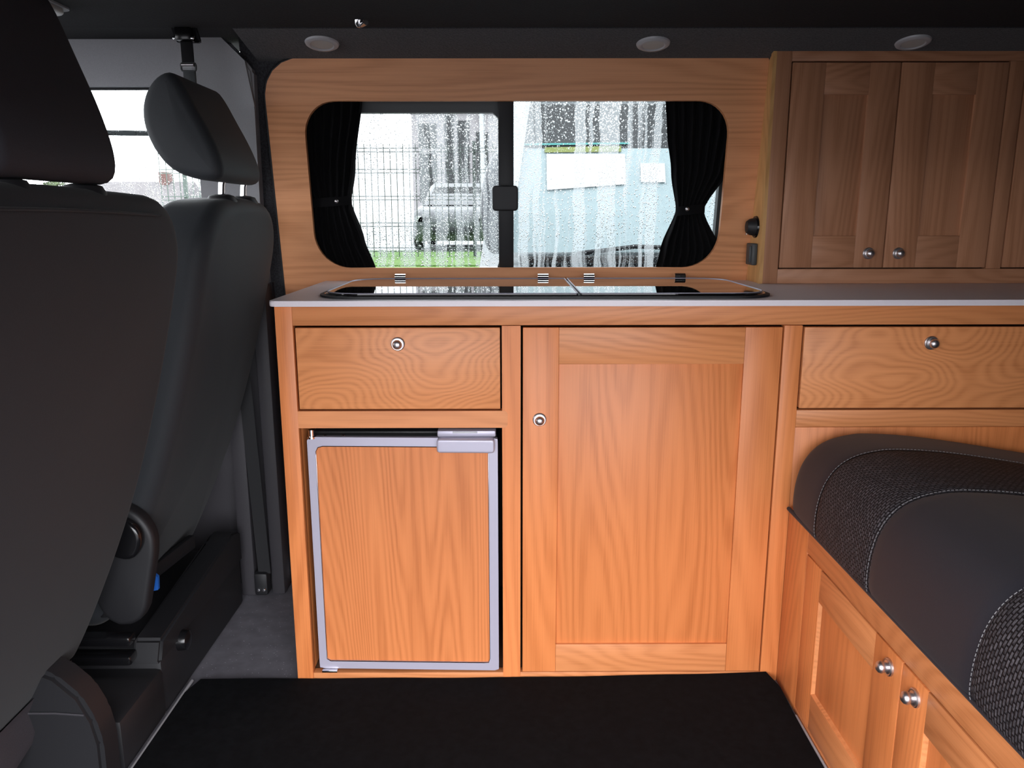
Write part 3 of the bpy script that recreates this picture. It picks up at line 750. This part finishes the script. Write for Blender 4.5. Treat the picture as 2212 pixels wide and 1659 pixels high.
for ya, yb, nm, mm in SE:
    bm = NB(); uvl = bm.loops.layers.uv.new('UVMap'); ny = 22; NP = len(catmull(cprof(1), 6)); V = []; UV = {}
    for i in range(ny+1):
        t = i/ny; y = ya+(yb-ya)*t
        seam = (1-math.exp(-min(t, 1-t)*abs(ya-yb)/.006))
        bul = -.003*(1-seam)+(.002 if mm == 'woven' else .001)*math.sin(PI*t)
        if ya > 1.5: bul = -.002*(1-(1-math.exp(-(1-t)*.1/.006)))-.028*max(0, 1-t/.22)**2.2
        if ya > 1.5 and t < .22: y = ya-(ya-yb)*.22*(1-math.sqrt(max(0, 1-(1-t/.22)**2)) if False else (t/.22)**1.6)
        row = []; arc = 0; prev = None
        for k in range(NP):
            p = cpoint(y, k, bul)
            if prev is not None: arc += (p-prev).length
            prev = p; v = bm.verts.new(p); UV[v] = (arc, y); row.append(v)
        V.append(row)
    for a, b_ in zip(V, V[1:]):
        for k in range(NP-1):
            f_ = bm.faces.new((a[k], a[k+1], b_[k+1], b_[k]))
            for lp_ in f_.loops: lp_[uvl].uv = UV[lp_.vert]
    if ya > 1.5:
        low = [bm.verts.new((v.co.x, v.co.y, .399)) for v in V[0]]
        for k in range(NP-1): bm.faces.new((V[0][k], V[0][k+1], low[k+1], low[k]))
    link(nm, bm, M[mm], cu, angle=80)
bm = NB(); add_box(bm, .575, 1.45, .30, 1.50, .3985, .42); link('foam_base', bm, M['bench'], cu)
link('hem_piping', tube(NB(), [(.566, 1.508-.0604*k, .402) for k in range(21)], .0042, 8), M['bench'], cu)
bm = NB()
NP = len(catmull(cprof(1), 6))
for ys in (1.362, 1.138, .862, .60):       # running stitches along each seam
    dy = -.004 if ys in (1.362, .862) else .004
    P = [cpoint(ys+dy, k, .0012) for k in range(NP)]
    k = 0; acc = 0
    for a, b_ in zip(P, P[1:]):
        L_ = (b_-a).length; s_ = 0
        while s_ < L_:
            if acc < .004:
                e_ = min(L_, s_+.004-acc); tube(bm, [a.lerp(b_, s_/L_), a.lerp(b_, e_/L_)], .0006, 5) if e_-s_ > 1e-4 else None; acc += e_-s_; s_ = e_
            else:
                e_ = min(L_, s_+.0065-acc); acc += e_-s_; s_ = e_
                if acc >= .0065-1e-6: acc = 0
link('stitching', bm, M['thread'], cu, kind='stuff')

# ------------------------------------------------------------------ floor mat
mt = NB(); nx, ny = 40, 24; V = []
for j in range(ny+1):
    row = []
    for i in range(nx+1):
        u, v = i/nx, j/ny
        x = -.681+u*(.566+.681); y = .35+v*(1.528-.35)
        if v > .97: x += (.015 if u < .02 else 0)-(.015 if u > .98 else 0)
        z = .010+.012*max(0, (u-.35)/.65)**2*max(0, (v-.80)/.2)**2+.0006*math.sin(x*23+y*9)
        row.append(mt.verts.new((x, y, z)))
    V.append(row)
for a, b_ in zip(V, V[1:]):
    for i in range(nx): mt.faces.new((a[i], a[i+1], b_[i+1], b_[i]))
bmesh.ops.solidify(mt, geom=mt.faces[:], thickness=.0085)
fm = thing('floor_mat', 'large black rubber mat on the grey floor in front of the cabinets', 'mat', (0, .9, 0))
link('mat_surface', mt, M['mat'], fm, angle=60)
link('edge_binding', tube(NB(), [(-.684, .36, .007), (-.684, 1.525, .007)], .0035, 8), M['greytrim'], fm, label='grey binding along the left edge')
link('edge_strip', tube(NB(), [(.571, .36, .004), (.571, 1.40, .004)], .0035, 8), M['header'], fm, label='grey strip along the bench side')

# ------------------------------------------------------------------ fittings overhead
def soffz(y): return 1.369-.21*(y-1.773)
def downlight(x, y, label):
    n_ = Vector((0, -.205, -1)).normalized(); z = soffz(y)
    r = thing('ceiling_spotlight', label, 'light', (x, y, z))
    link('bezel', lathe(NB(), [(.0235, .004), (.026, .0062), (.031, .0062), (.0355, .0035), (.037, 0), (.0365, -.001)], (x, y, z), n_, 40), M['white'], r)
    link('lens', lathe(NB(), [(0, .0046), (.012, .0044), (.0242, .0036), (.0245, -.001)], (x, y, z), n_, 40), M['lamp'], r)
downlight(-.409, 1.842, 'round recessed spotlight over the left part of the window, left of the middle one')
downlight(.317, 1.845, 'round recessed spotlight above the window, middle of the three')
downlight(.885, 1.838, 'round recessed spotlight above the wall cupboard')
hk = thing('coat_hook', 'small chrome hook on the black ceiling above the left part of the window', 'hook', (-.297, 1.70, 1.371))
link('base', lathe(NB(), [(0, .014), (.005, .013), (.009, .008), (.0105, .003), (.011, 0)], (-.303, 1.715, 1.3715), (0, 0, -1), 24), M['chrome'], hk)
link('peg', tube(NB(), [(-.300, 1.712, 1.362), (-.292, 1.69, 1.358), (-.281, 1.665, 1.3565)], .0048, 14), M['chrome'], hk)
dl = thing('dome_lamp', 'pale oblong courtesy lamp on the ceiling above the passenger seat', 'lamp', (-.86, 1.58, 1.372))
link('lens', pillow(NB(), resample(rrect(-.905, -.845, 1.54, 1.625, .018), 48), lambda u, v, w: Vector((u, v, 1.372-w)), 0, .014, .006, .003), M['lamp'], dl)
link('base_plate', prism(NB(), rrect(-.915, -.838, 1.53, 1.635, .02), lambda u, v, w: Vector((u, v, 1.373-w)), 0, .004), M['greytrim'], dl)

# ------------------------------------------------------------------ driver's door window
w2 = thing('window_2', None, None, (-1.1, 2.0, .9)); w2['kind'] = 'structure'
ds = NB(); a = prism(ds, [(-1.56, .89), (-.735, .89), (-.712, 1.285), (-1.56, 1.285)], wl, .030, .034); ds.faces.ensure_lookup_table(); ds.faces[1].material_index = 1
link('door_glass', ds, [M['clear'], M['rain_cab']], w2, smooth=False)
link('door_frame_seal', tube(NB(), [wl(-1.55, 1.277, .022), wl(-.718, 1.277, .022), wl(-.744, .90, .022)], .004, 8), M['black'], w2)
bm = NB(); prism(bm, [(-1.55, 1.196), (-.72, 1.184), (-.72, 1.172), (-1.55, 1.184)], wl, .040, .046); link('wind_deflector_edge', bm, M['greyplastic'], w2)

# ------------------------------------------------------------------ outdoors
def gm(name, col, rough=.8, var=.15, sc=8.0): return principled(name, col, rough, var=var, bscale=sc)
M['tarmac'] = gm('wet_tarmac', (.055, .055, .058), .6, .2, 3); M['grass'] = gm('grass', (.10, .20, .04), .9, .4, 12)
M['brick'] = gm('pale_render', (.34, .32, .33), .9, .1); M['roof'] = gm('grey_roof', (.055, .05, .052), .8, .2, 2); M['redbrick'] = gm('red_brick', (.07, .035, .03), .9, .3, 3)
M['leafpale'] = gm('tree_foliage', (.055, .075, .035), .9, .5, 3); M['trunk'] = gm('bark', (.03, .022, .018), .9)
M['vanwhite'] = principled('white_van_paint', (.50, .52, .53), .35, coat=.3); M['greycar'] = principled('grey_car_paint', (.10, .105, .115), .3, coat=.5)
M['darkglass'] = principled('dark_vehicle_glass', (.012, .014, .016), .25); M['screen'] = principled('painted_sky_windscreen', (.33, .41, .425), .5)  # screen: sky reflection painted into the windscreen colour
M['sheet'] = principled('white_paper', (.62, .62, .62), .8); M['lime'] = principled('yellow_green_strip', (.20, .235, .05), .6); M['wire'] = principled('grey_green_wire', (.05, .065, .06), .6)
M['teal'] = principled('teal_line', (.06, .30, .28), .6)
box('ground', -120, 90, -60, 150, -.66, -.60, M['tarmac'], kind='structure', bevel=0)
M['concrete'] = gm('pale_wet_concrete', (.42, .42, .43), .7, .1, 2)
box('forecourt', -120, 60, 16.6, 110, -.60, .29, M['concrete'], kind='structure', bevel=0)
box('verge', -120, 60, 11.5, 16.6, -.60, .30, M['grass'], kind='structure', bevel=0)
# mesh fence on the verge
fn = thing('mesh_fence', 'pale wire mesh fence on the grass beyond the left pane', 'fence', (-3.5, 14, .30))
bm = NB()
x = -6.0
while x < .6:
    add_box(bm, x-.007, x+.007, 13.995, 14.005, .30, 2.20); x += .11
for z in (.42, .85, 1.30, 1.75, 2.10):
    for dz in (-.03, .03): add_box(bm, -6.0, .6, 13.99, 14.01, z+dz-.007, z+dz+.007)
link('wire_mesh', bm, M['wire'], fn, smooth=False, kind='stuff')
for x in (-5.6, -3.1, -.6): box('post', x-.03, x+.03, 14.02, 14.08, .30, 2.25, M['wire'], fn, .004)
# pale building with dark windows
bd = thing('building', 'pale rendered building with tall dark windows behind the grey parked car', 'building', (0, 33, .30))
box('wall', -3.55, 6.5, 30, 36, .30, 4.75, M['brick'], bd, 0)
box('roof_edge', -3.7, 6.7, 29.8, 36.2, 4.75, 4.95, M['roof'], bd, 0)
for x0, x1, z0, z1 in ((-3.3, -2.65, 1.5, 3.25), (-3.3, -2.65, 3.45, 4.3), (-2.35, -2.0, .9, 4.6), (-1.9, -1.45, 1.5, 4.4), (-1.2, -.75, 1.2, 4.0), (0, .9, 1.5, 3.6), (1.5, 2.4, 1.5, 3.6), (3.2, 4.1, 1.5, 3.6), (4.8, 5.6, 1.5, 3.6)):
    box('window', x0, x1, 29.96, 30.05, z0, z1, M['darkglass'], bd, 0)
link('drainpipe', tube(NB(), [(-.95, 29.9, .4), (-1.0, 29.9, 4.7)], .09, 8), M['vanwhite'], bd)
# parked grey car, seen end on
cr = thing('grey_car', 'grey car parked facing the fence, seen through the left pane', 'car', (-1.1, 18, .30))
def carsec(y, hw, zb, zt, rr): return [(u, v, y) for u, v in rrect(-hw-1.12, hw-1.12, zb, zt, 0, 5, rs=(.08, .08, rr, rr))]
def loftsec(secs, name, m, par):
    bm = NB(); R = [[bm.verts.new((u, y, v)) for u, v, y in s_] for s_ in secs]; n = len(R[0])
    for a, b_ in zip(R, R[1:]):
        for k in range(n): bm.faces.new((a[k], a[(k+1) % n], b_[(k+1) % n], b_[k]))
    bm.faces.new(R[0][::-1]); bm.faces.new(R[-1]); return link(name, bm, m, par, angle=50)
loftsec([carsec(16.2, .72, .62, 1.0, .12), carsec(16.35, .82, .50, 1.12, .12), carsec(17.2, .86, .48, 1.22, .14), carsec(20.0, .86, .48, 1.25, .14), carsec(20.4, .8, .55, 1.1, .12)], 'body', M['greycar'], cr)
loftsec([carsec(17.1, .70, 1.15, 1.22, .02), carsec(17.8, .64, 1.15, 1.70, .18), carsec(19.2, .64, 1.15, 1.72, .18), carsec(20.1, .70, 1.15, 1.24, .03)], 'cabin', M['greycar'], cr)
bm = NB(); vs_ = [bm.verts.new(p) for p in ((-1.74, 17.12, 1.23), (-.50, 17.12, 1.23), (-.62, 17.68, 1.62), (-1.62, 17.68, 1.62))]; bm.faces.new(vs_); bmesh.ops.solidify(bm, geom=bm.faces[:], thickness=-.02)
link('windscreen', bm, M['darkglass'], cr)
box('grille', -1.55, -.69, 16.17, 16.22, .62, .80, M['darkglass'], cr, .01)
for q in (-1, 1):
    link('headlamp', pillow(NB(), resample(rrect(-1.12+q*.62-.14, -1.12+q*.62+.14, .86, 1.0, .05), 32), lambda u, v, w_: Vector((u, 16.24+w_, v)), -.04, .06, .02), M['vanwhite'], cr)
    for wy in (16.9, 19.6): link('wheel', lathe(NB(), [(0, .1), (.2, .11), (.30, .09), (.32, 0), (.30, -.09), (0, -.1)], (-1.12+q*.78, wy, .62), (1, 0, 0), 24), M['black'], cr)
# white van close by, nose towards us: pillar, tall pale windscreen, mirror, wipers, bonnet
vn = thing('white_van', 'large white vehicle parked close outside the right pane, windscreen facing the window', 'van', (1.2, 5.5, -.60))
def vs_plane(x, z, d=0.0): return Vector((x, 4.15+.45*(z-.80)+d, z))    # raked windscreen plane
link('windscreen', prism(NB(), [(-.03, .80), (1.98, .80), (1.90, 1.34), (.05, 1.34)], vs_plane, 0, .02), M['screen'], vn, smooth=False)
link('screen_top_band', prism(NB(), [(.05, 1.34), (1.90, 1.34), (1.84, 1.58), (.12, 1.58)], vs_plane, 0, .02), M['darkglass'], vn, smooth=False)
for q, (a0, a1) in enumerate(((-.17, -.03), (1.98, 2.12))):
    k = 1 if q == 0 else -1
    link('pillar', prism(NB(), [(a0, .62), (a1, .62), (a1+.15*k, 1.62), (a0+.15*k, 1.62)], vs_plane, -.03, .06), M['vanwhite'], vn, smooth=False)
bm = NB(); prism(bm, [(4.50, 1.575), (4.56, 1.66), (4.75, 1.73), (7.6, 1.80), (8.4, 1.75), (8.5, 1.6)], lambda u, v, w_: Vector((w_, u, v)), .0, 1.95)
bmesh.ops.bevel(bm, geom=bm.edges[:], offset=.05, segments=3, affect='EDGES'); link('roof', bm, M['vanwhite'], vn)
box('body', -.16, 2.12, 4.75, 8.5, -.25, .80, M['vanwhite'], vn, .06)
box('upper_body', -.02, 1.98, 4.85, 8.4, .80, 1.58, M['vanwhite'], vn, .05)
bm = NB(); prism(bm, [(3.55, -.25), (4.8, -.25), (4.8, .74), (4.14, .745), (3.75, .62), (3.58, .40)], lambda u, v, w_: Vector((w_, u, v)), -.14, 2.10)
bmesh.ops.bevel(bm, geom=bm.edges[:], offset=.05, segments=3, affect='EDGES'); link('bonnet', bm, M['vanwhite'], vn)
box('scuttle', .05, 1.95, 4.06, 4.19, .742, .790, M['darkglass'], vn, .01)
for xa, xb in ((.35, .95), (1.05, 1.65)): link('wiper', tube(NB(), [(xa, 4.13, .795), ((xa+xb)/2, 4.12, .83), (xb, 4.13, .82)], .012, 6), M['black'], vn)
link('mirror', pillow(NB(), resample(smooth_closed([(-.11, .80), (-.02, .80), (.0, 1.0), (-.01, 1.26), (-.06, 1.30), (-.12, 1.20), (-.15, 1.0)], 2), 40), lambda u, v, w_: Vector((u, 3.95+w_, v)), -.05, .05, .03), M['greycar'], vn)
link('notice_sheet', prism(NB(), [(.20, 1.12), (.62, 1.15), (.62, 1.31), (.20, 1.31)], vs_plane, -.012, -.004), M['sheet'], vn, smooth=False)
link('notice_sheet', prism(NB(), [(.70, 1.16), (.83, 1.16), (.83, 1.26), (.70, 1.26)], vs_plane, -.012, -.004), M['sheet'], vn, smooth=False)
link('lime_strip', prism(NB(), [(.19, 1.318), (.60, 1.322), (.60, 1.352), (.19, 1.345)], vs_plane, -.012, -.004), M['lime'], vn, smooth=False)
link('teal_strip', prism(NB(), [(.06, 1.356), (.65, 1.362), (.65, 1.372), (.06, 1.366)], vs_plane, -.012, -.004), M['teal'], vn, smooth=False)
for q in (0, 1): link('wheel', lathe(NB(), [(0, .12), (.2, .13), (.32, .1), (.34, 0), (.32, -.1), (0, -.12)], (-.02+q*1.98, 4.6, -.26), (1, 0, 0), 24), M['black'], vn)
# far houses seen through the cab window
def house(x, y, w_, h, rh, label, wallm):
    r = thing('house', label, 'house', (x, y, -.6), 'far row of houses')
    box('wall', x-w_/2, x+w_/2, y-4, y+4, -.6, h, wallm, r, 0)
    link('roof', prism(NB(), [(y-4.4, h), (y+4.4, h), (y, h+rh)], lambda u, v, q: Vector((q, u, v)), x-w_/2-.3, x+w_/2+.3), M['roof'], r, smooth=False)
    box('chimney', x+w_*.22, x+w_*.22+.9, y-.6, y+.6, h+rh*.5, h+rh+.9, M['redbrick'], r, 0)
    for k in range(3): box('window', x-w_*.35+k*w_*.3, x-w_*.35+k*w_*.3+1.3, y-4.05, y-3.95, h-1.6, h-.4, M['vanwhite'], r, 0)
house(-36.5, 80, 10.5, 1.9, 2.5, 'grey roofed house far off behind the driver headrest, with a brick chimney', M['redbrick'])
house(-47.5, 82, 9.5, 1.2, 1.9, 'lower grey roofed house far off left of the driver headrest', M['brick'])
def tree(x, y, h, r_, label):
    t_ = thing('tree', label, 'tree', (x, y, -.6), 'far trees')
    link('trunk', lathe(NB(), [(.35, 0), (.22, h*.5), (.05, h*.85)], (x, y, -.6), (0, 0, 1), 8), M['trunk'], t_)
    bm = NB()
    for k in range(340):
        a, b_ = random.random()*2*PI, random.random(); rr = r_*(.3+.7*random.random()**.5)
        p = Vector((x+rr*math.cos(a)*math.sin(b_*PI), y+rr*math.sin(a)*math.sin(b_*PI), -.6+h*.62+r_*.8*math.cos(b_*PI)))
        n_ = Vector((random.gauss(0, 1), random.gauss(0, 1), random.gauss(0, 1))).normalized(); u = n_.orthogonal().normalized()*(.22*r_); v = n_.cross(u)
        bm.faces.new([bm.verts.new(p+u), bm.verts.new(p+v), bm.verts.new(p-u), bm.verts.new(p-v)])
    link('foliage', bm, M['leafpale'], t_, smooth=False, kind='stuff')
tree(-33.5, 60, 4.2, 1.7, 'small bushy tree left of the far roofs, seen past the headrests')
tree(-49, 62, 5.0, 2.2, 'broad tree seen under the passenger headrest')
tree(-55, 66, 4.6, 2.0, 'bushy tree seen at the left below the passenger headrest')
tree(-61, 70, 5.2, 2.3, 'leafy tree at the far left beyond the cab window')
